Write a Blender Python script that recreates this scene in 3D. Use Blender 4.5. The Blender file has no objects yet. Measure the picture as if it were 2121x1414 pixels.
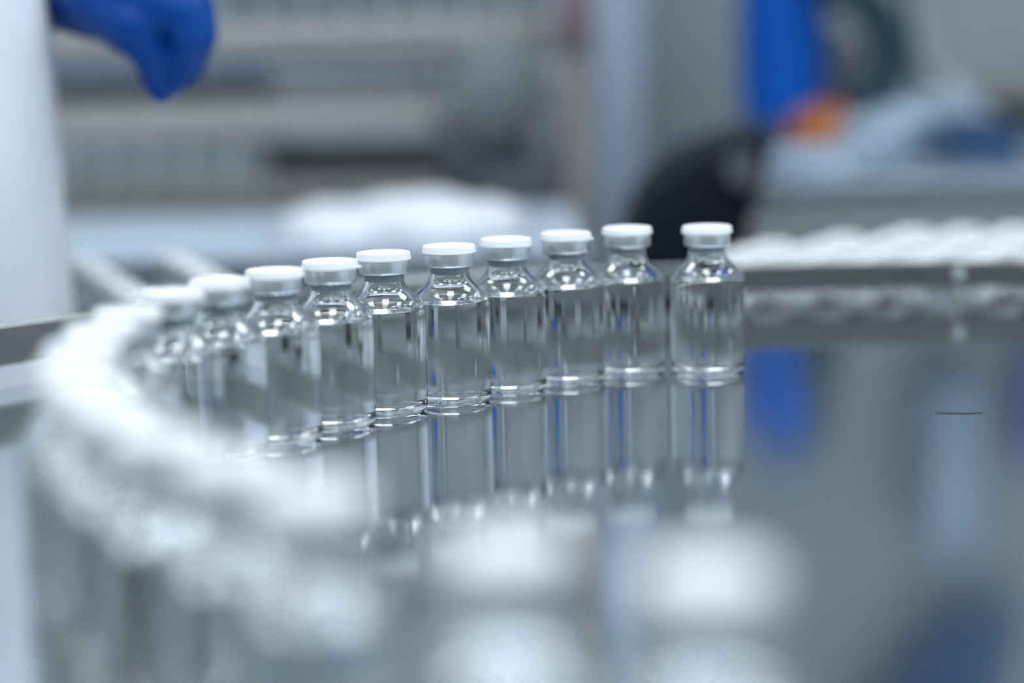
import bpy, bmesh, math, random
from mathutils import Vector, Matrix
random.seed(7)
PI = math.pi
sc = bpy.context.scene
C = sc.collection

# ------------------------------------------------------------------ camera, light, exposure
T = 0.92                                   # height of the turntable surface above the floor
F_PX, PITCH, ROLL, CAM_H = 4222.0, math.radians(8.597), math.radians(1.2986), 0.1492
cam_data = bpy.data.cameras.new('camera'); cam = bpy.data.objects.new('camera', cam_data); C.objects.link(cam)
cam_data.sensor_width = 36.0; cam_data.lens = F_PX / 2121 * 36.0
cam_data.clip_start = 0.02; cam_data.clip_end = 50
cam.location = (0, 0, T + CAM_H)
cam.rotation_euler = (Matrix.Rotation(PI/2 - PITCH, 3, 'X') @ Matrix.Rotation(-ROLL, 3, 'Z')).to_euler()
cam_data.dof.use_dof = True; cam_data.dof.focus_distance = 0.815; cam_data.dof.aperture_fstop = 2.85
cam_data.dof.aperture_blades = 0
sc.camera = cam
w = bpy.data.worlds.new('world'); sc.world = w; w.use_nodes = True
w.node_tree.nodes['Background'].inputs[0].default_value = (0.8, 0.9, 1.0, 1); w.node_tree.nodes['Background'].inputs[1].default_value = 0.05
sc.view_settings.view_transform = 'Standard'; sc.view_settings.look = 'None'; sc.view_settings.gamma = 1.0
sc.view_settings.use_curve_mapping = False
sc.view_settings.exposure = 0.34
PANEL_LIGHT = 10.0
cy = sc.cycles
cy.use_denoising = True; cy.max_bounces = 14; cy.transmission_bounces = 13; cy.glossy_bounces = 8; cy.diffuse_bounces = 3; cy.transparent_max_bounces = 8
cy.use_adaptive_sampling = True; cy.adaptive_threshold = 0.14; cy.adaptive_min_samples = 16
cy.sample_clamp_indirect = 12; cy.blur_glossy = 0.3

# ------------------------------------------------------------------ helpers
def ray(x, y):                              # direction through a photograph pixel (frame 2121 x 1414)
    u, v = x - 1060.5, 707 - y
    c, s = math.cos(ROLL), math.sin(ROLL)
    X, Y = (c*u + s*v)/F_PX, (-s*u + c*v)/F_PX
    return Vector((X, math.cos(PITCH) + Y*math.sin(PITCH), -math.sin(PITCH) + Y*math.cos(PITCH)))
def at(x, y, Y):                            # the point seen at pixel x, y standing at distance Y (metres)
    d = ray(x, y); return Vector((0, 0, T + CAM_H)) + d*(Y/d.y)
def on(x, y, z):                            # the point seen at pixel x, y on the level z above the turntable
    d = ray(x, y); return Vector((0, 0, T + CAM_H)) + d*((z - CAM_H)/d.z)

MATS = {}
def mat(name, color, rough=0.5, metal=0.0, bump=0.0, bscale=40, var=0.0, vscale=8, stretch=(1, 1, 1), spec=0.5, sheen=0.0, trans=0.0, aniso=0.0, coat=0.0):
    if name in MATS: return MATS[name]
    m = bpy.data.materials.new(name); m.use_nodes = True; nt = m.node_tree; b = nt.nodes['Principled BSDF']
    b.inputs['Base Color'].default_value = (*color, 1); b.inputs['Roughness'].default_value = rough; b.inputs['Metallic'].default_value = metal
    b.inputs['Specular IOR Level'].default_value = spec; b.inputs['Sheen Weight'].default_value = sheen
    b.inputs['Transmission Weight'].default_value = trans; b.inputs['Anisotropic'].default_value = aniso; b.inputs['Coat Weight'].default_value = coat
    tc = nt.nodes.new('ShaderNodeTexCoord'); mp = nt.nodes.new('ShaderNodeMapping'); mp.inputs['Scale'].default_value = stretch
    nt.links.new(tc.outputs['Object'], mp.inputs[0])
    if var:
        n = nt.nodes.new('ShaderNodeTexNoise'); n.inputs['Scale'].default_value = vscale; n.inputs['Detail'].default_value = 5
        nt.links.new(mp.outputs[0], n.inputs['Vector'])
        mx = nt.nodes.new('ShaderNodeMix'); mx.data_type = 'RGBA'
        mx.inputs[6].default_value = (*[max(0, c*(1-var)) for c in color], 1); mx.inputs[7].default_value = (*[min(1, c*(1+var)) for c in color], 1)
        nt.links.new(n.outputs['Fac'], mx.inputs[0]); nt.links.new(mx.outputs[2], b.inputs['Base Color'])
    if bump:
        n = nt.nodes.new('ShaderNodeTexNoise'); n.inputs['Scale'].default_value = bscale; n.inputs['Detail'].default_value = 4
        nt.links.new(mp.outputs[0], n.inputs['Vector'])
        bp = nt.nodes.new('ShaderNodeBump'); bp.inputs['Strength'].default_value = bump; bp.inputs['Distance'].default_value = 0.002
        nt.links.new(n.outputs['Fac'], bp.inputs['Height']); nt.links.new(bp.outputs[0], b.inputs['Normal'])
    MATS[name] = m; return m
def glass_mat(name, ior, color=(1, 1, 1)):
    m = bpy.data.materials.new(name); m.use_nodes = True; nt = m.node_tree
    nt.nodes.remove(nt.nodes['Principled BSDF']); g = nt.nodes.new('ShaderNodeBsdfGlass')
    g.inputs['Color'].default_value = (*color, 1); g.inputs['Roughness'].default_value = 0.0; g.inputs['IOR'].default_value = ior
    nt.links.new(g.outputs[0], nt.nodes['Material Output'].inputs[0]); MATS[name] = m; return m
def emit_mat(name, color, strength):
    m = bpy.data.materials.new(name); m.use_nodes = True; nt = m.node_tree
    nt.nodes.remove(nt.nodes['Principled BSDF']); e = nt.nodes.new('ShaderNodeEmission')
    e.inputs[0].default_value = (*color, 1); e.inputs[1].default_value = strength
    nt.links.new(e.outputs[0], nt.nodes['Material Output'].inputs[0]); return m

def link(name, me, m, parent=None, smooth=False, angle=None):
    o = bpy.data.objects.new(name, me); C.objects.link(o)
    if m is not None: me.materials.append(m)
    if smooth:
        me.polygons.foreach_set('use_smooth', [True]*len(me.polygons))
        if angle is not None: me.set_sharp_from_angle(angle=math.radians(angle))
    if parent is not None:
        o.parent = parent
        o.matrix_parent_inverse = Matrix.Translation(-parent.location) if parent.rotation_euler.z == 0 else parent.matrix_world.inverted()
    return o
def from_bm(name, bm, m, parent=None, smooth=False, angle=None):
    me = bpy.data.meshes.new(name); bmesh.ops.recalc_face_normals(bm, faces=bm.faces); bm.to_mesh(me); bm.free()
    return link(name, me, m, parent, smooth, angle)
def tag(o, label, cat, group=None, kind=None):
    o['label'] = label; o['category'] = cat
    if group: o['group'] = group
    if kind: o['kind'] = kind
    return o
def thing(name, label, cat, loc, group=None):
    o = bpy.data.objects.new(name, None); C.objects.link(o); o.location = loc; o.empty_display_size = 0.02
    return tag(o, label, cat, group)
def struct(o):
    o['kind'] = 'structure'; return o
def add_box(bm, lo, hi, bevel=0.0, seg=2):
    r = bmesh.ops.create_cube(bm, size=1.0); vs = r['verts']
    lo, hi = Vector(lo), Vector(hi)
    for v in vs: v.co = Vector([lo[i] + (v.co[i]+0.5)*(hi[i]-lo[i]) for i in range(3)])
    if bevel:
        es = list({e for v in vs for e in v.link_edges}); bmesh.ops.bevel(bm, geom=es, offset=bevel, segments=seg, affect='EDGES', profile=0.5)
def box(name, lo, hi, m, parent=None, bevel=0.0, seg=2):
    bm = bmesh.new(); add_box(bm, lo, hi, bevel, seg); return from_bm(name, bm, m, parent, smooth=bevel > 0, angle=40)
def pbox(name, x0, x1, y0, y1, Y, depth, m, parent=None, bevel=0.003):     # a box whose front stands at distance Y behind those pixels
    a, b = at(x0, (y0+y1)/2, Y), at(x1, (y0+y1)/2, Y); xm = (x0+x1)/2
    zt, zb = at(xm, y0, Y).z, at(xm, y1, Y).z
    return box(name, (a.x, Y, zb), (b.x, Y+depth, zt), m, parent, bevel)
def lathe_me(name, prof, n=64, scale=1.0, closed_ends=True):
    """prof: list of (r, z); r == 0 makes a pole. Normals point to the left of the walking direction seen in the r-z plane turned outward."""
    vs, fs, rows = [], [], []
    for r, z in prof:
        if r < 1e-7: rows.append([len(vs)]); vs.append((0, 0, z*scale))
        else:
            rows.append(list(range(len(vs), len(vs)+n)))
            vs += [(r*scale*math.cos(2*PI*i/n), r*scale*math.sin(2*PI*i/n), z*scale) for i in range(n)]
    for a, b in zip(rows, rows[1:]):
        for i in range(n):
            j = (i+1) % n
            if len(a) == 1 and len(b) == 1: continue
            if len(a) == 1: fs.append((a[0], b[j], b[i]))
            elif len(b) == 1: fs.append((a[i], a[j], b[0]))
            else: fs.append((a[i], a[j], b[j], b[i]))
    me = bpy.data.meshes.new(name); me.from_pydata(vs, [], fs); me.update(); return me
def dense(prof, k=4):                       # smooth a profile
    out = []
    P = [Vector((p[0], p[1])) for p in prof]
    for i in range(len(P)-1):
        p0, p1, p2, p3 = P[max(i-1, 0)], P[i], P[i+1], P[min(i+2, len(P)-1)]
        m1 = (p2-p0); m2 = (p3-p1); d = (p2-p1).length
        m1 = m1.normalized()*d if m1.length > 0 else m1; m2 = m2.normalized()*d if m2.length > 0 else m2
        for j in range(k):
            t = j/k
            q = (2*t**3-3*t**2+1)*p1 + (t**3-2*t**2+t)*m1 + (-2*t**3+3*t**2)*p2 + (t**3-t**2)*m2
            out.append((max(q.x, 0.0), q.y))
    out.append(prof[-1]); return out
def tube(bm, pts, r, n=12, cap=True):       # r: number or list
    pts = [Vector(p) for p in pts]; rs = r if isinstance(r, (list, tuple)) else [r]*len(pts)
    rows = []; up = Vector((0.13, 0.21, 1)).normalized()
    for i, p in enumerate(pts):
        d = (pts[min(i+1, len(pts)-1)] - pts[max(i-1, 0)]).normalized()
        a = d.cross(up)
        if a.length < 1e-4: a = d.cross(Vector((1, 0, 0)))
        a.normalize(); b = d.cross(a)
        rows.append([bm.verts.new(p + (a*math.cos(2*PI*k/n) + b*math.sin(2*PI*k/n))*rs[i]) for k in range(n)])
    for A, B in zip(rows, rows[1:]):
        for k in range(n): bm.faces.new((A[k], A[(k+1) % n], B[(k+1) % n], B[k]))
    if cap: bm.faces.new(rows[0][::-1]); bm.faces.new(rows[-1])
def bez(p, k=12):                           # smooth path through points
    P = [Vector(q) for q in p]; out = []
    for i in range(len(P)-1):
        p0, p1, p2, p3 = P[max(i-1, 0)], P[i], P[i+1], P[min(i+2, len(P)-1)]
        for j in range(k):
            t = j/k
            out.append(0.5*((2*p1) + (p2-p0)*t + (2*p0-5*p1+4*p2-p3)*t*t + (3*p1-p0-3*p2+p3)*t**3))
    out.append(P[-1]); return out
def capsule(bm, p0, r0, p1, r1, n=16):
    p0, p1 = Vector(p0), Vector(p1); d = p1-p0; L = d.length; q = d.to_track_quat('Z', 'Y')
    prof = [(r0*math.cos(a), r0*math.sin(a)) for a in [(-PI/2)*(1-i/5) for i in range(6)]] + [(r1*math.cos(a), L + r1*math.sin(a)) for a in [(PI/2)*i/5 for i in range(6)]]
    rows = []
    for r, z in prof:
        rows.append([bm.verts.new(p0 + q @ Vector((max(r, 1e-4)*math.cos(2*PI*k/n), max(r, 1e-4)*math.sin(2*PI*k/n), z))) for k in range(n)])
    for A, B in zip(rows, rows[1:]):
        for k in range(n): bm.faces.new((A[k], A[(k+1) % n], B[(k+1) % n], B[k]))
    bm.faces.new(rows[0][::-1]); bm.faces.new(rows[-1])
def fuse(name, bm, voxel, m, parent=None, smooth_it=6):     # one continuous skin around overlapping volumes
    me = bpy.data.meshes.new(name+'_raw'); bmesh.ops.recalc_face_normals(bm, faces=bm.faces); bm.to_mesh(me); bm.free()
    o = bpy.data.objects.new(name+'_raw', me); C.objects.link(o)
    r = o.modifiers.new('r', 'REMESH'); r.mode = 'VOXEL'; r.voxel_size = voxel
    s = o.modifiers.new('s', 'SMOOTH'); s.factor = 0.5; s.iterations = smooth_it
    dg = bpy.context.evaluated_depsgraph_get(); nm = bpy.data.meshes.new_from_object(o.evaluated_get(dg))
    bpy.data.objects.remove(o); nm.name = name
    nm.materials.clear()
    return link(name, nm, m, parent, smooth=True)

# ------------------------------------------------------------------ materials
def steel_table():
    m = bpy.data.materials.new('polished_turntable_steel'); m.use_nodes = True; nt = m.node_tree; b = nt.nodes['Principled BSDF']
    b.inputs['Base Color'].default_value = (0.62, 0.66, 0.69, 1); b.inputs['Metallic'].default_value = 1.0
    tc = nt.nodes.new('ShaderNodeTexCoord')
    def noise(scale, stretch, detail=3):
        mp = nt.nodes.new('ShaderNodeMapping'); mp.inputs['Scale'].default_value = stretch; nt.links.new(tc.outputs['Object'], mp.inputs[0])
        n = nt.nodes.new('ShaderNodeTexNoise'); n.inputs['Scale'].default_value = scale; n.inputs['Detail'].default_value = detail
        nt.links.new(mp.outputs[0], n.inputs['Vector']); return n
    n1 = noise(6, (1, 1, 1)); r1 = nt.nodes.new('ShaderNodeMapRange'); r1.inputs[3].default_value = 0.055; r1.inputs[4].default_value = 0.10
    nt.links.new(n1.outputs['Fac'], r1.inputs[0])
    n2 = noise(60, (1, 22, 1), 4)                      # fine hairline scratches running across
    r2 = nt.nodes.new('ShaderNodeMapRange'); r2.inputs[1].default_value = 0.62; r2.inputs[2].default_value = 0.8; r2.inputs[3].default_value = 0.0; r2.inputs[4].default_value = 0.12
    nt.links.new(n2.outputs['Fac'], r2.inputs[0])
    ad = nt.nodes.new('ShaderNodeMath'); ad.operation = 'ADD'; nt.links.new(r1.outputs[0], ad.inputs[0]); nt.links.new(r2.outputs[0], ad.inputs[1])
    nt.links.new(ad.outputs[0], b.inputs['Roughness'])
    bp = nt.nodes.new('ShaderNodeBump'); bp.inputs['Strength'].default_value = 0.006; bp.inputs['Distance'].default_value = 0.001
    nt.links.new(n2.outputs['Fac'], bp.inputs['Height']); nt.links.new(bp.outputs[0], b.inputs['Normal'])
    b2 = nt.nodes.new('ShaderNodeBsdfAnisotropic'); b2.inputs['Color'].default_value = (0.60, 0.65, 0.68, 1); b2.inputs['Roughness'].default_value = 0.32
    mx = nt.nodes.new('ShaderNodeMixShader'); mx.inputs[0].default_value = 0.10
    nt.links.new(b.outputs[0], mx.inputs[1]); nt.links.new(b2.outputs[0], mx.inputs[2]); nt.links.new(mx.outputs[0], nt.nodes['Material Output'].inputs[0])
    return m
M_TABLE = steel_table()
M_STEEL = mat('brushed_steel', (0.50, 0.53, 0.54), 0.32, 1.0, bump=0.05, bscale=30, stretch=(1, 1, 30), var=0.05)
M_RAIL = mat('rail_steel', (0.22, 0.23, 0.225), 0.30, 1.0, var=0.05)
M_STEELD = mat('dark_steel', (0.20, 0.22, 0.24), 0.4, 0.9, var=0.08)
M_ALU = mat('crimp_aluminium', (0.62, 0.65, 0.67), 0.34, 1.0, bump=0.03, bscale=300)
M_CAP = mat('white_cap_plastic', (0.82, 0.83, 0.84), 0.38, spec=0.45)
M_STOP = mat('grey_stopper_rubber', (0.30, 0.38, 0.44), 0.5)
M_GLASS = glass_mat('clear_glass', 1.5, (0.985, 0.993, 0.995))
M_LIQ_SIDE = glass_mat('liquid_against_glass', 1.335/1.5)
M_LIQ_TOP = glass_mat('liquid_surface', 1.335)
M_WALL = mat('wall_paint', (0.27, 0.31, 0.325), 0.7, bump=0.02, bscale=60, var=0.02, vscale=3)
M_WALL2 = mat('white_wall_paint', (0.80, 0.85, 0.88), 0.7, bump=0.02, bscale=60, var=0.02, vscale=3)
M_COLUMN = mat('column_paint', (0.36, 0.43, 0.54), 0.6, var=0.02)
M_CEIL = mat('ceiling_tile', (0.62, 0.65, 0.67), 0.8, bump=0.05, bscale=120)
M_FLOOR = mat('floor_vinyl', (0.16, 0.18, 0.20), 0.35, var=0.06, vscale=20)
M_COAT = mat('coat_fabric', (0.72, 0.76, 0.81), 0.85, bump=0.15, bscale=300, sheen=0.1)
M_GLOVE = mat('blue_nitrile', (0.0, 0.050, 0.27), 0.45, bump=0.05, bscale=120, spec=0.18)
M_SKIN = mat('skin', (0.62, 0.42, 0.33), 0.55)
M_TROUSER = mat('trouser_cloth', (0.05, 0.07, 0.10), 0.8)
M_BLUE = mat('blue_plastic', (0.001, 0.085, 0.42), 0.5, var=0.05, spec=0.2)
M_TEAL = mat('teal_hose_rubber', (0.001, 0.030, 0.045), 0.5)
M_BLACK = mat('black_plastic', (0.003, 0.007, 0.012), 0.55, var=0.1, spec=0.2)
M_ORANGE = mat('orange_plastic', (0.30, 0.085, 0.005), 0.5, var=0.05)
M_GREYP = mat('grey_enamel', (0.22, 0.255, 0.27), 0.5, var=0.04)
M_BEIGE = mat('beige_enamel', (0.34, 0.335, 0.32), 0.5, var=0.04)
M_OLIVE = mat('olive_grey_enamel', (0.18, 0.18, 0.165), 0.5, var=0.04)
M_LIGHTP = mat('pale_blue_enamel', (0.38, 0.44, 0.52), 0.45, var=0.03)
M_DARK = mat('charcoal_enamel', (0.06, 0.07, 0.08), 0.5, var=0.05)
M_BROWN = mat('brown_grey_enamel', (0.22, 0.20, 0.19), 0.5, var=0.05)
M_PLUM = mat('plum_grey_enamel', (0.18, 0.13, 0.15), 0.5)
M_FILM = mat('white_film', (0.62, 0.65, 0.70), 0.5, bump=0.1, bscale=60)
M_BAG = mat('pale_blue_film', (0.26, 0.33, 0.42), 0.4, bump=0.2, bscale=40, var=0.1)
M_NAVY = mat('navy_plastic', (0.02, 0.06, 0.14), 0.4)
M_DENIM = mat('blue_cloth', (0.022, 0.072, 0.19), 0.85, var=0.08)
M_PANEL = emit_mat('lit_panel', (0.86, 0.94, 1.0), PANEL_LIGHT)

# ------------------------------------------------------------------ the room
X0, X1, Y0, Y1, ZC = -2.6, 2.6, -2.6, 3.2, 2.75
struct(box('floor', (X0, Y0, -0.05), (X1, Y1, 0), M_FLOOR))
struct(box('ceiling', (X0, Y0, ZC), (X1, Y1, ZC+0.05), M_CEIL))
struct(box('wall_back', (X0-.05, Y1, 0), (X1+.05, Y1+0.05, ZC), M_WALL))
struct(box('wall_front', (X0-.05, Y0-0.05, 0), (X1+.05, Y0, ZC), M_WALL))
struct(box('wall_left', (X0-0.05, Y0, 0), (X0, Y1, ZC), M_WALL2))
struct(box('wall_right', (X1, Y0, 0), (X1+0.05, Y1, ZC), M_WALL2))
struct(box('baseboard_back', (X0, Y1-0.012, 0), (X1, Y1, 0.1), M_GREYP))
# painted column standing out from the back wall
a, b = at(1234, 200, 2.9), at(1335, 200, 2.9)
struct(box('trim_1', (a.x, 2.9, 0), (b.x, Y1, ZC), M_COLUMN, bevel=0.004))
for ix, px in enumerate((-1.8, -0.9, 0.0, 0.9, 1.8)):
    for iy, py in enumerate((-1.7, -0.5, 0.7, 1.9)):
        l = thing('ceiling_light', 'flush rectangular ceiling light panel with a glowing diffuser', 'ceiling light', (px, py, ZC), 'ceiling light panels')
        box('diffuser', (px-0.18, py-0.29, ZC-0.018), (px+0.18, py+0.29, ZC-0.012), M_PANEL, l)
        bm = bmesh.new()
        for lo, hi in (((px-.20, py-.31), (px+.20, py-.29)), ((px-.20, py+.29), (px+.20, py+.31)), ((px-.20, py-.29), (px-.18, py+.29)), ((px+.18, py-.29), (px+.20, py+.29))):
            add_box(bm, (*lo, ZC-0.02), (*hi, ZC))
        from_bm('frame', bm, M_CAP, l)

# ------------------------------------------------------------------ turntable
CX, CY, RR = 0.207, 0.5396, 0.5544          # centre of the round table and radius of its guide rail
tt = thing('rotary_table', 'round polished steel turntable the curved row of vials stands on', 'turntable', (CX, CY, 0))
prof = [(0, T), (RR-0.0045, T), (RR-0.004, T), (RR-0.0025, T-0.0006), (RR-0.002, T-0.002), (RR-0.002, T-0.010), (RR-0.005, T-0.012), (0, T-0.012)]
o = link('tabletop', lathe_me('tabletop', prof[::-1], 160), M_TABLE, tt); o.location = (CX, CY, 0); o.matrix_parent_inverse = tt.matrix_world.copy(); o.matrix_parent_inverse = Matrix.Translation((-CX, -CY, 0))
def lathe_at(name, prof, loc, m, parent=None, n=48, angle=30):
    o = link(name, lathe_me(name, prof, n), m, None, smooth=True, angle=angle); o.location = loc
    if parent is not None: o.parent = parent; o.matrix_parent_inverse = Matrix.Translation(-Vector(parent.location))
    return o
lathe_at('drive_hub', [(0, T-.06), (.12, T-.06), (.13, T-.05), (.13, T-.012), (0, T-.012)], (CX, CY, 0), M_STEELD, tt)
lathe_at('pedestal', [(0, .03), (.09, .03), (.09, .75), (.11, T-.06), (0, T-.06)], (CX, CY, 0), M_STEEL, tt)
lathe_at('base', [(0, 0), (.30, 0), (.30, .02), (.28, .03), (0, .03)], (CX, CY, 0), M_STEELD, tt)
# the small dark scuff on the table surface
p = on(1986, 854, 0); bm = bmesh.new()
ring = []
for i in range(28):
    t = 2*PI*i/28; ring.append((p.x + .0092*math.cos(t) , p.y + .0028*math.sin(t) - .001*math.cos(t), T + .0002))
vs = [bm.verts.new(q) for q in ring]; vi = [bm.verts.new(((q[0]-p.x)*.86 + p.x, (q[1]-p.y)*.35 + p.y + .0012, T + .00025)) for q in ring]
for i in range(28): bm.faces.new((vs[i], vs[(i+1) % 28], vi[(i+1) % 28], vi[i]))
from_bm('scuff_mark', bm, M_DARK, tt)['label'] = 'dark curved scuff in the steel'

# guide rail around the table: a flat bar carried a few millimetres above it
rail = thing('guide_rail', 'curved flat steel guide rail standing just above the turntable edge', 'guide rail', (CX, CY, 0))
A0, A1 = math.radians(166), math.radians(35)
def rail_z(t):                              # t 0..1 along the rail: the bar is deeper where it starts
    k = min(max((t-0.1)/0.62, 0), 1); return T + 0.0094 - 0.0014*k, T + 0.0283 - 0.0075*k
bm = bmesh.new(); N = 140; rows = []
for i in range(N+1):
    t = i/N; a = A0 + (A1-A0)*t; zb, zt = rail_z(t); ca, sa = math.cos(a), math.sin(a)
    q = []
    for r, z in ((RR, zb), (RR, zt-.0008), (RR+.0008, zt), (RR+.0034, zt), (RR+.0042, zt-.0008), (RR+.0042, zb)): q.append(bm.verts.new((CX+r*ca, CY+r*sa, z)))
    rows.append(q)
for A, B in zip(rows, rows[1:]):
    for k in range(6): bm.faces.new((A[k], A[(k+1) % 6], B[(k+1) % 6], B[k]))
bm.faces.new(rows[0]); bm.faces.new(rows[-1][::-1])
from_bm('rail_bar', bm, M_RAIL, rail, smooth=True, angle=30)
def on_rail(t, dr, z):
    a = A0 + (A1-A0)*t; return Vector((CX+(RR+dr)*math.cos(a), CY+(RR+dr)*math.sin(a), z)), a
def t_of(x):                                # where along the rail a pixel column meets it
    best = min(range(1400), key=lambda i: abs((lambda q: q[0].x/q[0].y)(on_rail(i/1400, 0, T)) - ray(x, 600).x/ray(x, 600).y) + (0 if math.sin(A0+(A1-A0)*i/1400) > 0.2 else 9))
    return best/1400
for x in (1985, 1250, 700, -250, 2700):     # button-head screws with a hex socket
    t = t_of(x); zb, zt = rail_z(t); c, a = on_rail(t, 0, (zb+zt)/2 + .0005)
    me = lathe_me('screw', [(0, .0008), (.0012, .0008), (.0014, .0024), (.0028, .0018), (.0036, 0)][::-1], 20)
    s = link('screw', me, M_STEEL, rail, smooth=True, angle=40)
    R3 = Vector((-math.cos(a), -math.sin(a), 0)).to_track_quat('Z', 'Y').to_matrix().to_4x4()
    s.matrix_parent_inverse = Matrix.Translation(-Vector(rail.location)); s.matrix_basis = Matrix.Translation(c) @ R3
for t in (0.06, 0.24, 0.42, 0.60, 0.78, 0.95):         # brackets that carry the bar from the apron below
    zb, zt = rail_z(t); c, a = on_rail(t, .0042, 0)
    bm = bmesh.new()
    add_box(bm, (0, -.007, T-.06), (.004, .007, zt-.003)); add_box(bm, (-.012, -.007, T-.064), (.004, .007, T-.06))
    bmesh.ops.transform(bm, matrix=Matrix.Translation(c) @ Matrix.Rotation(a, 4, 'Z'), verts=bm.verts)
    from_bm('bracket', bm, M_STEEL, rail)
bm = bmesh.new(); rows = []
for i in range(N+1):
    a = A0 + (A1-A0)*i/N; ca, sa = math.cos(a), math.sin(a)
    rows.append([bm.verts.new((CX+r*ca, CY+r*sa, z)) for r, z in ((RR-.006, T-.095), (RR-.006, T-.064), (RR-.002, T-.064), (RR-.002, T-.095))])
for A, B in zip(rows, rows[1:]):
    for k in range(4): bm.faces.new((A[k], A[(k+1) % 4], B[(k+1) % 4], B[k]))
bm.faces.new(rows[0]); bm.faces.new(rows[-1][::-1])
from_bm('apron', bm, M_STEELD, rail, smooth=True, angle=30)
for t in (0.03, 0.35, 0.66, 0.97):
    c, a = on_rail(t, -.004, 0); bm = bmesh.new(); tube(bm, [(c.x, c.y, 0), (c.x, c.y, T-.064)], .012, 16); from_bm('leg', bm, M_STEEL, rail, smooth=True, angle=40)

# ------------------------------------------------------------------ vials
S = 0.001
outer = [(0, 1.2), (7, 1.0), (11.2, 0.45), (12.8, 0.02), (13.6, 0.03), (14.7, 0.5), (15.6, 1.6), (16.05, 3.2), (16.1, 5), (16.1, 12), (16.1, 38.6), (16.0, 41.2), (15.55, 43.4), (14.6, 45.2), (12.9, 46.9), (10.9, 48.5), (9.3, 50.0), (8.35, 51.6), (8.05, 53.4), (8.05, 55.6), (8.6, 56.4), (9.6, 57.0), (9.8, 58), (9.8, 60), (9.3, 60.4), (6.5, 60.4)]
inner_lo = [(0, 3.5), (7, 3.2), (11.6, 3.1), (13.4, 3.7), (14.45, 5.0), (14.8, 7.0), (14.8, 14), (14.8, 38.0), (14.72, 40.4), (14.45, 42.0)]
inner_hi = [(14.45, 42.0), (14.0, 43.2), (13.1, 44.5), (11.5, 46.0), (9.6, 47.5), (8.0, 49.0), (7.0, 50.6), (6.45, 52.4), (6.3, 54), (6.3, 60.0), (6.5, 60.4)]
def vial_meshes(n=64, k=4):
    d = {}
    # glass: outside skin and the inside skin above the liquid (below it the liquid's own side is the boundary)
    bm = bmesh.new()
    for prof, flip in ((dense(outer, k), False), (dense(inner_hi, k)[::-1], False)):
        me = lathe_me('x', prof, n, S); bm.from_mesh(me); bpy.data.meshes.remove(me)
    g = bpy.data.meshes.new('glass_body'); bm.to_mesh(g); bm.free(); g.materials.append(M_GLASS); d['glass_body'] = g
    bm = bmesh.new(); me = lathe_me('x', dense(inner_lo, k), n, S); bm.from_mesh(me); nf = len(bm.faces)
    me2 = lathe_me('y', [(14.45, 42.0), (14.2, 41.75), (13.6, 41.5), (12.6, 41.4), (9, 41.38), (0, 41.38)], n, S); bm.from_mesh(me2)
    bm.faces.ensure_lookup_table()
    for f in bm.faces[nf:]: f.material_index = 1
    l = bpy.data.meshes.new('liquid'); bm.to_mesh(l); bm.free(); l.materials.append(M_LIQ_SIDE); l.materials.append(M_LIQ_TOP); d['liquid'] = l
    s = lathe_me('stopper', [(0, 52.6), (4.6, 52.5), (5.9, 52.7), (6.5, 53.2), (6.6, 57), (6.6, 60.3), (9.5, 60.5), (9.5, 61.6), (0, 61.6)], n, S); s.materials.append(M_STOP); d['stopper'] = s
    c = lathe_me('crimp_collar', [(8.5, 56.25), (8.9, 55.95), (9.5, 56.0), (9.9, 56.45), (10.0, 57.1), (10.02, 59), (10.02, 61.3), (9.8, 61.75), (9.3, 61.8), (9.3, 61.0), (9.9, 60.5), (9.9, 57.2), (9.6, 56.6), (9.0, 56.4), (8.5, 56.25)], n, S); c.materials.append(M_ALU); d['crimp_collar'] = c
    p = lathe_me('flip_off_cap', [(9.6, 61.75), (10.75, 61.55), (11.0, 61.6), (11.08, 61.85), (11.0, 62.2), (10.86, 63.0), (10.72, 64.0), (10.6, 64.42), (10.3, 64.6), (9.7, 64.62), (9.5, 64.5), (9.2, 64.46), (5.6, 64.46), (5.4, 64.3), (5.1, 64.3), (4.9, 64.46), (0, 64.46)], n, S); p.materials.append(M_CAP); d['flip_off_cap'] = p
    for nme, me in d.items():
        me.name = nme; me.polygons.foreach_set('use_smooth', [True]*len(me.polygons))
        if nme in ('crimp_collar', 'flip_off_cap', 'stopper', 'liquid'): me.set_sharp_from_angle(angle=math.radians(38))
    # moulded marks on the cap: three short raised bars
    bm = bmesh.new()
    for kx, ky, ww, rot in ((-2.6, .4, 1.5, .3), (-.6, 1.2, 1.2, -.2), (1.2, .6, 1.6, .1), (2.9, -.4, 1.0, .5), (0, -1.4, 2.4, 0)):
        b2 = bmesh.new(); add_box(b2, (-ww/2*S, -.28*S, 0), (ww/2*S, .28*S, .14*S), .05*S, 1)
        bmesh.ops.transform(b2, matrix=Matrix.Translation((kx*S, ky*S, 64.44*S)) @ Matrix.Rotation(rot, 4, 'Z'), verts=b2.verts)
        me = bpy.data.meshes.new('x'); b2.to_mesh(me); b2.free(); bm.from_mesh(me); bpy.data.meshes.remove(me)
    e = bpy.data.meshes.new('moulded_mark'); bm.to_mesh(e); bm.free(); e.materials.append(M_CAP); d['moulded_mark'] = e
    bm = bmesh.new(); add_box(bm, (10.6*S, -1.0*S, 61.6*S), (12.4*S, 1.0*S, 62.5*S), .4*S, 3); t = bpy.data.meshes.new('tear_nub'); bm.to_mesh(t); bm.free(); t.materials.append(M_CAP); d['tear_nub'] = t
    return d
VM = vial_meshes(72, 4)
VMF = vial_meshes(40, 2)
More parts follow.
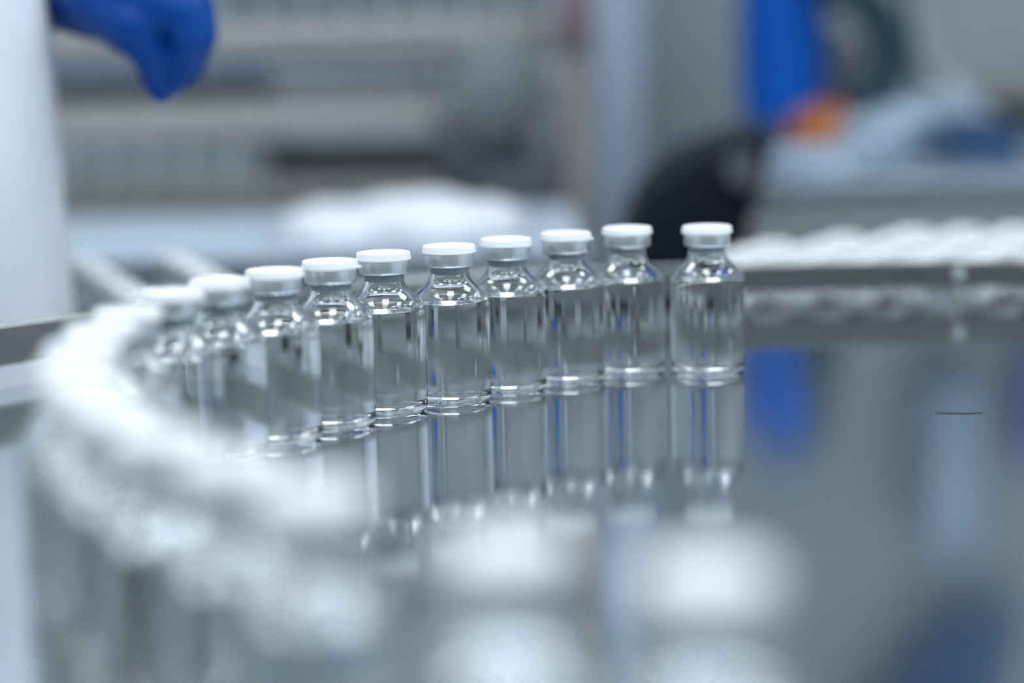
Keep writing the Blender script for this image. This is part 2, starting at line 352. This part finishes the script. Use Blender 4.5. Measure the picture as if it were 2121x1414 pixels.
def vial(x, y, z, label, group, rot=0.0, nub=False, far=False):
    D = VMF if far else VM
    r = thing('glass_vial', label, 'vial', (x, y, z), group); r.rotation_euler.z = rot
    kids = {}
    for k in ('glass_body', 'liquid', 'stopper', 'crimp_collar', 'flip_off_cap'):
        o = bpy.data.objects.new(k, D[k]); C.objects.link(o); o.parent = r; kids[k] = o
    if not far:
        o = bpy.data.objects.new('moulded_mark', D['moulded_mark']); C.objects.link(o); o.parent = kids['flip_off_cap']
        if nub: o = bpy.data.objects.new('tear_nub', D['tear_nub']); C.objects.link(o); o.parent = kids['flip_off_cap']
    return r
row = [(85.8, 883.0), (51.2, 885.7), (24.2, 868.5), (-1.6, 848.8), (-24.8, 826.1), (-50.3, 805.5), (-68.2, 781.0), (-85.5, 756.0), (-102.8, 728.1), (-115.4, 698.0)]
path = bez([(q[0], q[1], 0) for q in ((-123.0, 648), (-124.5, 612), (-122.0, 570), (-113.5, 525), (-99.0, 483), (-81, 445), (-62.9, 416), (-38.3, 378.2))], 40)
row.append((path[0].x, path[0].y))
cum = [0]
for a, b in zip(path, path[1:]): cum.append(cum[-1] + (b-a).length)
n_more = int(cum[-1]/32.6)
for k in range(1, n_more+1):
    s_ = cum[-1]*k/n_more; i = next(i for i in range(len(cum)-1) if cum[i+1] >= s_ - 1e-6); f_ = (s_-cum[i])/(cum[i+1]-cum[i]); q = path[i].lerp(path[i+1], f_); row.append((q.x, q.y))
row += [(-1.7, 334.9), (29.9, 315.3)]
# keep neighbours at least a body width apart
for it in range(60):
    for i in range(len(row)-1):
        (x0, y0), (x1, y1) = row[i], row[i+1]; d = math.hypot(x1-x0, y1-y0)
        if i != 9 and d < 32.26:
            k = (32.26-d)/d; row[i+1] = (x1 + (x1-x0)*k*(1 if i < 9 else .5), y1 + (y1-y0)*k*(1 if i < 9 else .5))
            if i >= 9: row[i] = (x0 - (x1-x0)*k*.5, y0 - (y1-y0)*k*.5)
ORD = 'first second third fourth fifth sixth seventh eighth ninth tenth eleventh twelfth thirteenth fourteenth fifteenth sixteenth seventeenth eighteenth nineteenth twentieth twenty-first twenty-second twenty-third twenty-fourth'.split()
NUB = {2: math.radians(-20), 6: math.radians(-15)}
for i, (x, y) in enumerate(row):
    if i == 0: lab = 'clear glass vial with white cap standing apart at the rail end of the curved row'
    elif i == len(row)-1: lab = 'clear glass vial with white cap, last of the curved row opposite its guide rail end'
    elif i in NUB: lab = 'glass vial with nubbed white cap, %s in the curved row from the rail end' % ORD[i]
    else: lab = 'clear glass vial with white cap, %s in the curved row from the guide rail end' % ORD[i]
    vial(x*S, y*S, T, lab, 'vials in the curved row on the turntable', NUB.get(i, random.uniform(0, 6.28)), i in NUB)

# ------------------------------------------------------------------ lower deck outside the rail with more vials
ZD = T - 0.0446
dk = thing('side_deck', 'lower steel deck outside the guide rail holding crowded vials', 'deck', (0.1, 1.2, 0))
def arc_pts(a0, a1, r, n=40): return [(CX + r*math.cos(a0+(a1-a0)*i/n), CY + r*math.sin(a0+(a1-a0)*i/n)) for i in range(n+1)]
inn = arc_pts(math.radians(137), math.radians(50), RR + .010)
poly = [(inn[0][0], inn[0][1]), (-.2165, 1.07), (-.2465, 1.15), (-.283, 1.255), (-.283, 1.36), (.62, 1.36), (.62, inn[-1][1])] + inn[::-1]
bm = bmesh.new(); top = [bm.verts.new((x, y, ZD)) for x, y in poly[:-1]]; f = bm.faces.new(top)
ex = bmesh.ops.extrude_face_region(bm, geom=[f]); bmesh.ops.translate(bm, verts=[v for v in ex['geom'] if isinstance(v, bmesh.types.BMVert)], vec=(0, 0, -.006))
bmesh.ops.triangulate(bm, faces=[f for f in bm.faces if len(f.verts) > 4])
from_bm('deck_plate', bm, M_STEEL, dk)
box('back_lip', (-.283, 1.36, ZD-.03), (.62, 1.364, ZD), M_STEEL, dk, .001)
for x, y in ((-.24, 1.31), (.58, 1.31), (.58, 1.05)):
    bm = bmesh.new(); tube(bm, [(x, y, 0), (x, y, ZD-.006)], .015, 16); from_bm('leg', bm, M_STEEL, dk, smooth=True, angle=40)
# flat guide plate behind the middle of the rail
gp = [(-.135, .9905), (-.100, 1.075), (-.055, 1.113), (-.018, 1.128), (.086, 1.132), (.118, 1.138), (.122, 1.1015)]
arc = [(CX+(RR+.0095)*math.cos(a), CY+(RR+.0095)*math.sin(a)) for a in [math.radians(d) for d in range(99, 128, 2)]]
outl = gp[1:-1] + arc
bm = bmesh.new(); vs = [bm.verts.new((x, y, T+.0185)) for x, y in outl]; f = bm.faces.new(vs)
ex = bmesh.ops.extrude_face_region(bm, geom=[f]); bmesh.ops.translate(bm, verts=[v for v in ex['geom'] if isinstance(v, bmesh.types.BMVert)], vec=(0, 0, -.003))
gpo = thing('guide_plate', 'crescent steel plate behind the guide rail between the two crowds of vials', 'plate', (0, 1.09, ZD))
from_bm('plate', bm, mat('pale_steel', (0.66, 0.69, 0.71), .4, .6), gpo)
for x, y in ((-.05, 1.075), (.04, 1.11)):
    bm = bmesh.new(); tube(bm, [(x, y, ZD), (x, y, T+.0155)], .006, 12); from_bm('support', bm, M_STEEL, gpo, smooth=True, angle=40)
def clear_of(x, y, others, d=.0323): return all(math.hypot(x-a, y-b) >= d for a, b in others)
spots = []
for r_ in range(7):                          # crowd beside the canister end of the deck
    for c_ in range(12):
        x = .128 + .0326*c_ + (.0163 if r_ % 2 else 0); y = 1.128 + .0283*r_ + random.uniform(-.0001, .0001)
        if math.hypot(x-CX, y-CY) < RR + .028: continue
        if x < .128 + .006*max(0, r_-3): continue
        if x > .45 or (r_ > 4 and x < .20) or (r_ > 5 and x < .24) or (r_ > 5 and x > .36): continue
        spots.append((x, y, r_))
for x, y, r_ in spots: vial(x, y, ZD, 'clear glass vial with white cap, %s row behind the rail in the large crowd' % ORD[r_], 'vials crowded on the lower deck', random.uniform(0, 6.28), far=True)
left = []
for r_ in range(8):
    q = Vector((-.176, 1.005)).lerp(Vector((-.262, 1.235)), r_/7.0); left.append((q.x, q.y))
left += [(-.160, 1.105), (-.170, 1.138), (-.182, 1.170), (-.194, 1.203), (-.206, 1.236), (-.146, 1.140), (-.150, 1.174)]
ok = []
for x, y in left:
    if clear_of(x, y, ok): ok.append((x, y))
for x, y in ok: vial(x, y, ZD, 'clear glass vial with white cap in the %s' % ('line of vials next to the white coat' if (x, y) in left[:8] else 'short double line off the white coat'), 'vials beside the white coat', random.uniform(0, 6.28), far=True)

# ------------------------------------------------------------------ the worker: white coat, blue gloves
PX, PY = -0.434, 1.07
B = lambda x, y, z: Vector((PX+x, PY+y, z))
bm = bmesh.new()
for a, ra, b, rb in ((B(0, 0, .95), .125, B(0, .0, 1.12), .115), (B(0, 0, 1.12), .115, B(0, .0, 1.36), .135), (B(-.02, -.13, 1.40), .065, B(-.02, .13, 1.40), .065), (B(0, 0, 1.38), .07, B(.01, 0, 1.52), .052),
                     (B(.02, 0, 1.60), .085, B(.03, 0, 1.66), .092), (B(.065, 0, 1.57), .055, B(.055, 0, 1.60), .06), (B(.12, 0, 1.605), .012, B(.118, 0, 1.63), .008),
                     (B(.02, -.095, 1.61), .02, B(.02, -.10, 1.63), .018), (B(.02, .095, 1.61), .02, B(.02, .10, 1.63), .018)): capsule(bm, a, ra, b, rb)
for s in (-1, 1):
    capsule(bm, B(0, .085*s, .93), .09, B(.01, .09*s, .50), .058); capsule(bm, B(.01, .09*s, .50), .058, B(-.01, .09*s, .10), .04); capsule(bm, B(-.02, .09*s, .05), .042, B(.13, .10*s, .035), .032)
# arms: the one seen reaches past the coat, the other hangs bent in front
E1, W1 = Vector((-.44, 1.31, 1.10)), Vector((-.262, 1.165, T + .190))
E2, W2 = Vector((-.46, .84, 1.12)), Vector((-.62, .86, 1.02))
capsule(bm, B(-.01, .17, 1.40), .052, E1, .042); capsule(bm, E1, .042, W1, .028)
capsule(bm, B(-.01, -.17, 1.40), .052, E2, .042); capsule(bm, E2, .042, W2, .028)
capsule(bm, W1, .028, W1 + Vector((.03, -.03, -.004)), .024); capsule(bm, W2, .028, W2 + Vector((-.05, .01, -.03)), .026)
person = fuse('person', bm, .009, M_SKIN)
tag(person, 'worker in a long white coat and blue gloves standing by the guide rail', 'person')
# eyes, mask, hair cover
for s in (-1, 1):
    bm = bmesh.new(); bmesh.ops.create_uvsphere(bm, u_segments=16, v_segments=10, radius=.013); bmesh.ops.translate(bm, verts=bm.verts, vec=B(.105, .034*s, 1.645)); from_bm('eye', bm, M_CAP, person, smooth=True)
    bm = bmesh.new(); bmesh.ops.create_uvsphere(bm, u_segments=12, v_segments=8, radius=.0065); bmesh.ops.translate(bm, verts=bm.verts, vec=B(.113, .034*s, 1.645)); from_bm('iris', bm, M_BLACK, person, smooth=True)
bm = bmesh.new(); capsule(bm, B(.075, -.035, 1.575), .058, B(.075, .035, 1.575), .058); fuse('face_mask', bm, .006, M_LIGHTP, person)
bm = bmesh.new(); capsule(bm, B(.005, 0, 1.665), .105, B(-.03, 0, 1.70), .10); fuse('hair_cover', bm, .007, M_CAP, person)
# trousers and shoes
bm = bmesh.new()
for s in (-1, 1): capsule(bm, B(0, .075*s, .93), .088, B(.01, .08*s, .50), .074); capsule(bm, B(.01, .09*s, .50), .078, B(-.01, .09*s, .13), .066)
fuse('trousers', bm, .01, M_TROUSER, person)
for s in (-1, 1):
    bm = bmesh.new(); capsule(bm, B(-.03, .09*s, .052), .05, B(.14, .10*s, .044), .042); add_box(bm, B(-.08, .09*s-.045, 0), B(.18, .10*s+.045, .03), .01); fuse('shoe', bm, .007, M_CAP, person)
# long coat: shaped rings with hanging folds, sleeves joined on
bm = bmesh.new(); rows = []
rings = [(.50, .212, .205), (.62, .208, .200), (.78, .203, .192), (.90, .2005, .186), (1.00, .1985, .182), (1.08, .196, .180), (1.16, .185, .185), (1.26, .172, .195), (1.36, .150, .200), (1.43, .110, .165), (1.475, .075, .095), (1.50, .068, .07)]
n = 96
for z, rx, ry in rings:
    fold = max(0, min(1, (1.15-z)/.3))
    q = []
    for k in range(n):
        t = 2*PI*k/n
        m = 1 + fold*(.026*math.sin(9*t + 2.2*math.sin(z*5)) + .016*math.sin(17*t + z*14) + .03*math.sin(5*t + 2 + 4*(z-.9)) ) - fold*.0
        q.append(bm.verts.new(B(rx*m*math.cos(t), ry*m*math.sin(t), z)))
    rows.append(q)
for A, Bq in zip(rows, rows[1:]):
    for k in range(n): bm.faces.new((A[k], A[(k+1) % n], Bq[(k+1) % n], Bq[k]))
bm.faces.new(rows[0][::-1]); bm.faces.new(rows[-1])
capsule(bm, B(-.01, .16, 1.40), .078, E1, .062); capsule(bm, E1, .062, W1.lerp(E1, .14), .046)
capsule(bm, B(-.01, -.16, 1.40), .078, E2, .062); capsule(bm, E2, .062, W2.lerp(E2, .1), .046)
coat = fuse('lab_coat', bm, .0065, M_COAT, person, 4); coat['label'] = 'long white coat with soft hanging folds'
# the gloved hand: pinching downwards beside the coat
HY = 1.085
def hp(x, y, dy=0.0): return at(x, y, HY+dy)
K = F_PX/HY*.001                              # pixels per millimetre there
bm = bmesh.new()
def chain(pts, rs):
    for (p, r), (q, s) in zip(list(zip(pts, rs))[:-1], list(zip(pts, rs))[1:]): capsule(bm, p, r, q, s, 20)
wr = hp(120, -40, .05)
chain([W1 + Vector((-.03, .02, .004)), W1, wr, hp(205, -22, .03)], [.034, .031, .027, .028])
for dy, kx, ky, r in ((-.030, 385, 25, .0125), (-.010, 392, 8, .0128), (.010, 392, -2, .0122), (.028, 372, -6, .0112)):   # back of the hand, four bones to the knuckles
    chain([hp(175, -18, .03+dy*.5), hp(290, 5, dy*.8), hp(kx, ky, dy)], [.020, .0175, r])
chain([hp(215, -8, .01), hp(290, 40, 0), hp(352, 66, 0)], [.022, .021, .018]); chain([hp(300, 40, 0), hp(345, 95, 0), hp(340, 130, 0)], [.019, .017, .012])             # heel of the palm
# index, middle, ring, little finger: each with two bends, unequal lengths
chain([hp(385, 25, -.030), hp(400, 78, -.032), hp(378, 140, -.022), hp(336, 194, -.012)], [.0125, .0108, .0092, .0060])
chain([hp(392, 8, -.010), hp(408, 66, -.010), hp(392, 128, -.006), hp(354, 166, -.002)], [.0128, .0112, .0095, .0070])
chain([hp(392, -2, .010), hp(398, 60, .012), hp(380, 112, .012), hp(335, 148, .010)], [.0122, .0106, .0092, .0074])
chain([hp(372, -6, .028), hp(386, 48, .030), hp(358, 92, .030), hp(322, 118, .026)], [.0112, .0095, .0084, .0068])
# thumb from the side of the palm, closing against the index finger
chain([hp(215, -6, -.01), hp(275, 52, -.03), hp(310, 112, -.028), hp(330, 190, -.016)], [.020, .0145, .0100, .0062])
gl = fuse('glove', bm, .0018, M_GLOVE, person, 3); gl['label'] = 'blue glove on the hand pinching downwards'
bm = bmesh.new(); chain([W2 + Vector((.03, -.004, .018)), W2, W2 + Vector((-.05, .01, -.03)), W2 + Vector((-.09, .01, -.05))], [.034, .031, .034, .030])
for k in range(4):
    o_ = Vector((0, (k-1.5)*.019, 0)); p0 = W2 + Vector((-.09, .01, -.05)) + o_; L = (.9, 1.05, 1.0, .8)[k]
    chain([p0, p0 + Vector((-.028*L, 0, -.022*L)), p0 + Vector((-.030*L, 0, -.050*L)), p0 + Vector((-.018*L, 0, -.068*L))], [.0115, .0105, .0095, .0075])
chain([W2 + Vector((-.04, -.015, -.03)), W2 + Vector((-.065, -.045, -.05)), W2 + Vector((-.085, -.05, -.075))], [.016, .0125, .009])
fuse('glove', bm, .003, M_GLOVE, person, 4)

# ------------------------------------------------------------------ bench behind the deck with a white heap
zb = T - .020
bench = thing('steel_bench', 'pale steel bench standing behind the lower deck below the conveyor machine', 'bench', (-.2, 1.8, 0))
xl, xr = -.75, at(1215, 470, 1.62).x
box('worktop', (xl, 1.60, zb-.006), (xr, 2.02, zb), M_LIGHTP, bench, .002)
box('front_apron', (xl, 1.604, zb-.12), (xr, 1.625, zb-.006), M_STEELD, bench, .002)
for x in (xl+.03, xr-.03):
    for y in (1.64, 1.98): box('leg', (x-.018, y-.018, 0), (x+.018, y+.018, zb-.006), M_STEEL, bench)
# soft heap of white covers
c0 = on(815, 500, -.020); heap_w = (at(1095, 480, 1.66).x - at(545, 480, 1.66).x)/2
hc = Vector(((at(1095, 480, 1.66).x + at(545, 480, 1.66).x)/2, 1.74, zb)); bm = bmesh.new(); nx, ny = 60, 40; g = []
for i in range(nx+1):
    u = -1 + 2*i/nx; rowv = []
    for j in range(ny+1):
        t = PI*j/ny; e = max(0, 1-abs(u)**3.2)
        h = .033*(1 + .10*math.sin(3.1*u+.5) + .05*math.sin(8*u+1) - .08*max(0, u))*e**.38; d = .095*e**.4 + .004
        rowv.append(bm.verts.new(hc + Vector((u*heap_w + .004*math.sin(5*t), -d*math.cos(t)*(1+.05*math.sin(9*u+3*t)), .0005 + h*abs(math.sin(t))**.7*(1+.05*math.sin(13*u+2*t))))))
    g.append(rowv)
for i in range(nx):
    for j in range(ny): bm.faces.new((g[i][j], g[i+1][j], g[i+1][j+1], g[i][j+1]))
for i in range(nx): bm.faces.new((g[i][0], g[i][ny], g[i+1][ny], g[i+1][0]))
bm.faces.new(g[0]); bm.faces.new(g[nx][::-1])
tag(from_bm('white_cover', bm, M_FILM, None, smooth=True), 'soft heap of folded white cover lying on the steel bench', 'cover')

# ------------------------------------------------------------------ conveyor machine behind the bench
mc = thing('conveyor_machine', 'grey conveyor machine with stacked horizontal beams behind the steel bench', 'machine', (-.25, 2.2, 0))
pbox('back_panel', -120, 1222, -330, 445, 2.36, .02, M_GREYP, mc)
def beam(nm, x0, x1, y0, y1, m, Y=2.10, dep=.05): return pbox(nm, x0, x1, y0, y1, Y, dep, m, mc, .003)
beam('beam', -100, 1180, 50, 106, M_BEIGE)
beam('beam', -100, 910, 112, 166, M_LIGHTP, 2.14)
beam('bright_strip', 560, 930, 132, 148, M_CAP, 2.12, .02)
beam('beam', -100, 900, 212, 292, M_BEIGE, 2.12)
beam('side_plate', 600, 1160, 152, 305, M_STEEL, 2.18, .03)
beam('slot_cover', -100, 560, 168, 208, M_DARK, 2.20, .03)
beam('slot_cover', 575, 1165, 312, 372, M_DARK, 2.16, .03)
beam('beam', -100, 910, 378, 434, M_OLIVE, 2.08)
beam('gearbox', 1000, 1170, 345, 465, M_DARK, 2.05, .12)
beam('upper_beam', -100, 1180, -180, -60, M_GREYP)
beam('terminal_box', 1090, 1165, 250, 335, M_GREYP, 2.12, .06)
beam('terminal_box', 1110, 1165, 108, 150, M_CAP, 2.13, .03)
def comb(x0, x1, y0, y1, step, Y):
    for i in range(int((x1-x0)/step)):
        pbox('belt_link', x0+i*step+3, x0+(i+1)*step-3, y0 + 6*(i % 2), y1, Y, .02, M_GREYP if i % 3 else M_LIGHTP, mc, .002)
comb(450, 1180, -30, 46, 28, 2.13); comb(-40, 560, 302, 372, 28, 2.12)
for x0, x1, y0, y1 in ((962, 1098, 92, 192), (900, 1000, 275, 372)):
    a = at((x0+x1)/2, (y0+y1)/2, 2.08); r = (at(x1, y0, 2.08).x - at(x0, y0, 2.08).x)/2
    bm = bmesh.new(); bmesh.ops.create_cone(bm, cap_ends=True, segments=32, radius1=r, radius2=r, depth=.10, matrix=Matrix.Translation((a.x, a.y+.05, a.z)) @ Matrix.Rotation(PI/2, 4, 'X'))
    bmesh.ops.create_cone(bm, cap_ends=True, segments=20, radius1=r*.3, radius2=r*.3, depth=.02, matrix=Matrix.Translation((a.x, a.y-.008, a.z)) @ Matrix.Rotation(PI/2, 4, 'X'))
    from_bm('drive_roller', bm, M_DARK if x0 < 950 else M_GREYP, mc, smooth=True, angle=40)
a, b = at(1168, 300, 2.04), at(1226, 300, 2.04)
box('frame_post', (a.x, 2.04, 0), (b.x, 2.10, T+1.0), M_BROWN, mc, .003)
box('frame_post', (-.78, 2.06, 0), (-.72, 2.12, T+1.0), M_BROWN, mc, .003)
beam('cable_clamp', 1150, 1232, -60, 85, M_PLUM, 2.02, .03)
box('machine_base', (-.76, 2.08, 0), (a.x+.01, 2.36, T-.05), M_STEELD, mc, .004)

# ------------------------------------------------------------------ equipment bench at the other side
zt2 = T + .008
xa, xb = at(1545, 365, 1.9).x, 1.45
eq = thing('equipment_bench', 'grey steel cabinet bench carrying the blue canister and the orange bowl', 'cabinet', ((xa+xb)/2, 2.3, 0))
box('cabinet_body', (xa+.006, 1.92, .08), (xb, 2.85, zt2-.02), M_STEEL, eq, .003)
box('worktop', (xa, 1.90, zt2-.02), (xb, 2.86, zt2), mat('bench_steel', (.55, .62, .70), .22, .9), eq, .002)
box('plinth', (xa+.03, 1.96, 0), (xb-.03, 2.82, .08), M_BLACK, eq)
xd = xa
for k in range(3):
    x0, x1 = xa + .012 + k*.27, xa + .012 + (k+1)*.27 - .008
    d_ = box('cabinet_door', (x0, 1.905, .10), (x1, 1.92, zt2-.085), M_GREYP, eq, .002)
    box('drawer_front', (x0, 1.905, zt2-.08), (x1, 1.92, zt2-.024), M_GREYP, eq, .002)
    bm = bmesh.new(); xc = (x0+x1)/2; tube(bm, [(xc-.05, 1.904, zt2-.11), (xc-.05, 1.885, zt2-.11), (xc+.05, 1.885, zt2-.11), (xc+.05, 1.904, zt2-.11)], .005, 10); from_bm('handle', bm, M_DENIM, d_, smooth=True, angle=50)
# blue canister with hose
bc = on(1622, 262, .008); bc.y = 2.62; bc.x = at(1622, 200, 2.62).x
R_ = (at(1714, 150, 2.62).x - at(1532, 150, 2.62).x)/2
can = thing('filter_canister', 'tall blue cylindrical canister standing on the equipment bench', 'canister', (bc.x, bc.y, zt2))
lathe_at('canister_body', [(R_*.86, .028), (R_*.97, .036), (R_, .05), (R_, .33), (R_*.97, .35), (R_*.8, .37), (0, .375)], (bc.x, bc.y, zt2), M_BLUE, can)
lathe_at('foot_ring', [(0, 0), (R_*.9, 0), (R_*.9, .02), (R_*.86, .028), (0, .028)], (bc.x, bc.y, zt2), M_NAVY, can)
lathe_at('lid', [(R_*.5, .372), (R_*.62, .372), (R_*.62, .395), (R_*.5, .40), (0, .40)], (bc.x, bc.y, zt2), M_NAVY, can)
bm = bmesh.new(); Yh = 2.55
pth = [Vector((bc.x+R_*.4, bc.y, zt2+.385)), at(1725, -60, Yh), at(1790, -5, Yh), at(1835, 70, Yh), at(1838, 150, Yh), at(1800, 225, Yh), Vector((at(1790, 260, Yh).x, Yh, zt2+.004))]
tube(bm, bez(pth, 10), .027, 16); from_bm('suction_hose', bm, M_TEAL, can, smooth=True, angle=60)['label'] = 'dark teal hose arching down to the bench'
pth = [at(1890, -120, 2.7), at(1893, 20, 2.7), at(1905, 110, 2.7), at(1935, 160, 2.7), at(1990, 195, 2.7)]
bm = bmesh.new(); tube(bm, bez(pth, 10), .017, 14); tag(from_bm('air_duct', bm, M_STEEL, None, smooth=True, angle=60), 'pale grey bent duct beside the dark teal hose', 'duct')
# grey gauge block between canister and hose
gb = at(1765, 130, 2.68); box_o = box('regulator_block', (gb.x-.045, 2.68, zt2), (gb.x+.04, 2.76, gb.z+.05), M_STEELD, None, .01); tag(box_o, 'grey regulator block between the blue canister and the teal hose', 'regulator')
# orange bowl upside down
oc = on(1706, 276, .008); oc.y = 2.45; ox = at(1706, 270, 2.45).x; Ro = (at(1790, 270, 2.45).x - at(1622, 270, 2.45).x)/2
ob = thing('orange_bowl', 'orange plastic bowl turned upside down before the blue canister', 'bowl', (ox, oc.y, zt2))
zo = .0
lathe_at('bowl_shell', [(Ro, 0), (Ro*1.02, .004), (Ro*.98, .010), (Ro*.9, .022), (Ro*.72, .036), (Ro*.45, .045), (Ro*.3, .047), (0, .047)], (ox, oc.y, zt2+.0005), M_ORANGE, ob)
lathe_at('foot_ring', [(Ro*.3, .046), (Ro*.3, .052), (Ro*.24, .052), (Ro*.22, .0475)], (ox, oc.y, zt2+.0005), M_ORANGE, ob)
# crumpled film bags and a stack of dark trays
def bag(x, y, Y, rx, rz, m, label, seed):
    rnd = random.Random(seed); c = at(x, y, Y); bm = bmesh.new(); bmesh.ops.create_icosphere(bm, subdivisions=4, radius=1)
    ph = [rnd.uniform(0, 6) for _ in range(6)]
    for v in bm.verts:
        p_ = v.co.copy(); k = 1 + .14*math.sin(5*p_.x+ph[0])*math.sin(4*p_.z+ph[1]) + .10*math.sin(9*p_.y+ph[2]+3*p_.x) + .06*math.sin(14*p_.x+ph[3]+6*p_.z)
        v.co = Vector((p_.x*rx*k, p_.y*rx*.7*k, max(p_.z*rz*k, -rz*.55)))
    bmesh.ops.translate(bm, verts=bm.verts, vec=(c.x, Y, zt2 + rz*.55 + .0005))
    return tag(from_bm('film_bag', bm, m, None, smooth=True), label, 'bag')
bag(1850, 290, 2.28, .060, .032, M_BAG, 'small crumpled pale film bag beside the orange bowl', 1)
bag(1935, 270, 2.63, .066, .036, M_BAG, 'large crumpled pale film bag between the bowl and the dark trays', 2)
bag(1690, 330, 2.05, .085, .014, M_BAG, 'flat pale film packet lying at the front edge of the equipment bench', 3)
for k in range(2):
    x0, x1 = at(1972, 300, 2.10).x, at(2112, 300, 2.10).x; z0 = zt2 + .0005 + k*.0178; u = k*.004
    bm = bmesh.new(); add_box(bm, (x0+u, 2.10, z0), (x1+u, 2.30, z0+.003))
    for lo, hi in (((x0+u, 2.10), (x1+u, 2.104)), ((x0+u, 2.296), (x1+u, 2.30)), ((x0+u, 2.104), (x0+u+.004, 2.296)), ((x1+u-.004, 2.104), (x1+u, 2.296))): add_box(bm, (*lo, z0+.003), (*hi, z0+.0175))
    tag(from_bm('parts_tray', bm, M_NAVY, None), ('lower of two dark navy trays stacked on the equipment bench', 'upper of two dark navy trays stacked on the equipment bench')[k], 'tray', 'stacked parts trays')
# wall shelf behind
a, b = at(1940, 200, 2.98), at(2330, 200, 2.98)
ws = thing('wall_shelf', 'dark shelf fixed to the pale back wall above the equipment bench', 'shelf', (a.x, 3.1, at(2000, 205, 2.98).z))
z_ = at(2010, 205, 2.98).z
box('shelf_board', (a.x, 2.98, z_-.011), (b.x, Y1, z_+.011), M_OLIVE, ws, .002)
for x in (a.x+.05, b.x-.05): box('shelf_bracket', (x-.01, 3.0, z_-.10), (x+.01, Y1, z_-.011), M_DARK, ws)
# hanging blue gown on a hook: only its reflection in the table shows
gx, gz = .74, T + .77
gown = thing('hanging_gown', 'blue cloth gown hanging on a hook on the back wall', 'gown', (gx, 3.12, gz))
bm = bmesh.new(); rows = []
for i in range(25):
    t = i/24; z = gz + 1.0*t; wd = .066 + .05*math.sin(min(1, t*2.2)*PI/2) - .09*max(0, t-.75)*2.4; sh = -.5*min(t, .3); rd = .035*math.sin(min(1, t*5 + .15)*PI/2)
    rows.append([bm.verts.new((gx + sh + wd*math.cos(2*PI*k/40)*(1 if t > .04 else .7), 3.13 + rd*math.sin(2*PI*k/40)*(1 + .25*math.sin(7*2*PI*k/40)), z)) for k in range(40)])
for A, Bq in zip(rows, rows[1:]):
    for k in range(40): bm.faces.new((A[k], A[(k+1) % 40], Bq[(k+1) % 40], Bq[k]))
bm.faces.new(rows[0][::-1]); bm.faces.new(rows[-1])
from_bm('gown_cloth', bm, M_DENIM, gown, smooth=True, angle=60)
bm = bmesh.new(); tube(bm, [(gx-.15, 3.2, gz+1.02), (gx-.15, 3.13, gz+1.02), (gx-.15, 3.115, gz+1.04)], .006, 10); from_bm('hook', bm, M_STEEL, gown, smooth=True, angle=50)
a = Vector((.675, 3.14, 0))
gbx = thing('wall_cabinet', 'narrow pale blue cabinet fixed to the back wall above the equipment bench', 'cabinet', (a.x, 3.14, T+.42))
M_WCAB = mat('wall_cabinet_enamel', (.25, .31, .40), .5)
box('cabinet_shell', (a.x-.045, 3.06, T+.40), (a.x+.045, Y1, T+.66), M_WCAB, gbx, .004)
d_ = box('cabinet_door', (a.x-.042, 3.052, T+.403), (a.x+.042, 3.06, T+.657), M_WCAB, gbx, .002)
box('handle', (a.x-.036, 3.04, T+.50), (a.x-.030, 3.052, T+.56), M_STEEL, d_)
gl2 = thing('glove_box', 'violet blue glove dispenser box fixed to the back wall', 'box', (.86, 3.15, T+.40))
box('carton', (.795, 3.10, T+.38), (.93, Y1, T+.53), mat('violet_card', (.10, .10, .42), .6), gl2, .003)
bm = bmesh.new(); bmesh.ops.create_cone(bm, cap_ends=True, segments=32, radius1=.034, radius2=.030, depth=.006, matrix=Matrix.Translation((.8625, 3.098, T+.455)) @ Matrix.Rotation(PI/2, 4, 'X')); from_bm('opening_flap', bm, M_LIGHTP, gl2, smooth=True, angle=40)
# black curved machine guard between the two benches
YG = 1.64
gd = thing('machine_guard', 'black curved machine guard with a grey knob standing between the two benches', 'machine guard', (at(1440, 500, YG).x, YG+.06, 0))
px = [(1296, 620), (1298, 540), (1306, 470), (1338, 395), (1400, 332), (1470, 296), (1540, 276), (1592, 272), (1604, 300), (1590, 360), (1562, 440), (1540, 510), (1530, 620)]
def guard(name, k, y0, y1, m, bev):
    P = [at(x, y, YG) for x, y in px]; c = sum(P, Vector())/len(P); bm = bmesh.new()
    vs = [bm.verts.new((c.x+(p.x-c.x)*k, y0, c.z+(p.z-c.z)*k)) for p in P]; f = bm.faces.new(vs)
    ex = bmesh.ops.extrude_face_region(bm, geom=[f]); bmesh.ops.translate(bm, verts=[v for v in ex['geom'] if isinstance(v, bmesh.types.BMVert)], vec=(0, y1-y0, 0))
    bmesh.ops.bevel(bm, geom=[e for e in bm.edges if abs(e.verts[0].co.y-e.verts[1].co.y) < 1e-6], offset=bev, segments=3, affect='EDGES', profile=.5)
    return from_bm(name, bm, m, gd, smooth=True, angle=35)
guard('guard_shell', 1.0, YG, YG+.13, M_BLACK, .008)
guard('front_cover', .86, YG-.006, YG+.001, M_BLACK, .002)
h_ = at(1532, 350, YG); bm = bmesh.new(); bmesh.ops.create_cone(bm, cap_ends=True, segments=32, radius1=.016, radius2=.013, depth=.02, matrix=Matrix.Translation((h_.x, YG-.012, h_.z)) @ Matrix.Rotation(PI/2, 4, 'X')); from_bm('knob', bm, M_STEELD, gd, smooth=True, angle=40)
gx0, gx1, gzb = at(1330, 600, YG).x, at(1500, 600, YG).x, at(1400, 612, YG).z
box('stand', (gx0, YG+.02, .02), (gx1, YG+.11, gzb+.01), M_DARK, gd, .004)
box('foot', (gx0-.03, YG-.02, 0), (gx1+.03, YG+.15, .02), M_DARK, gd, .004)
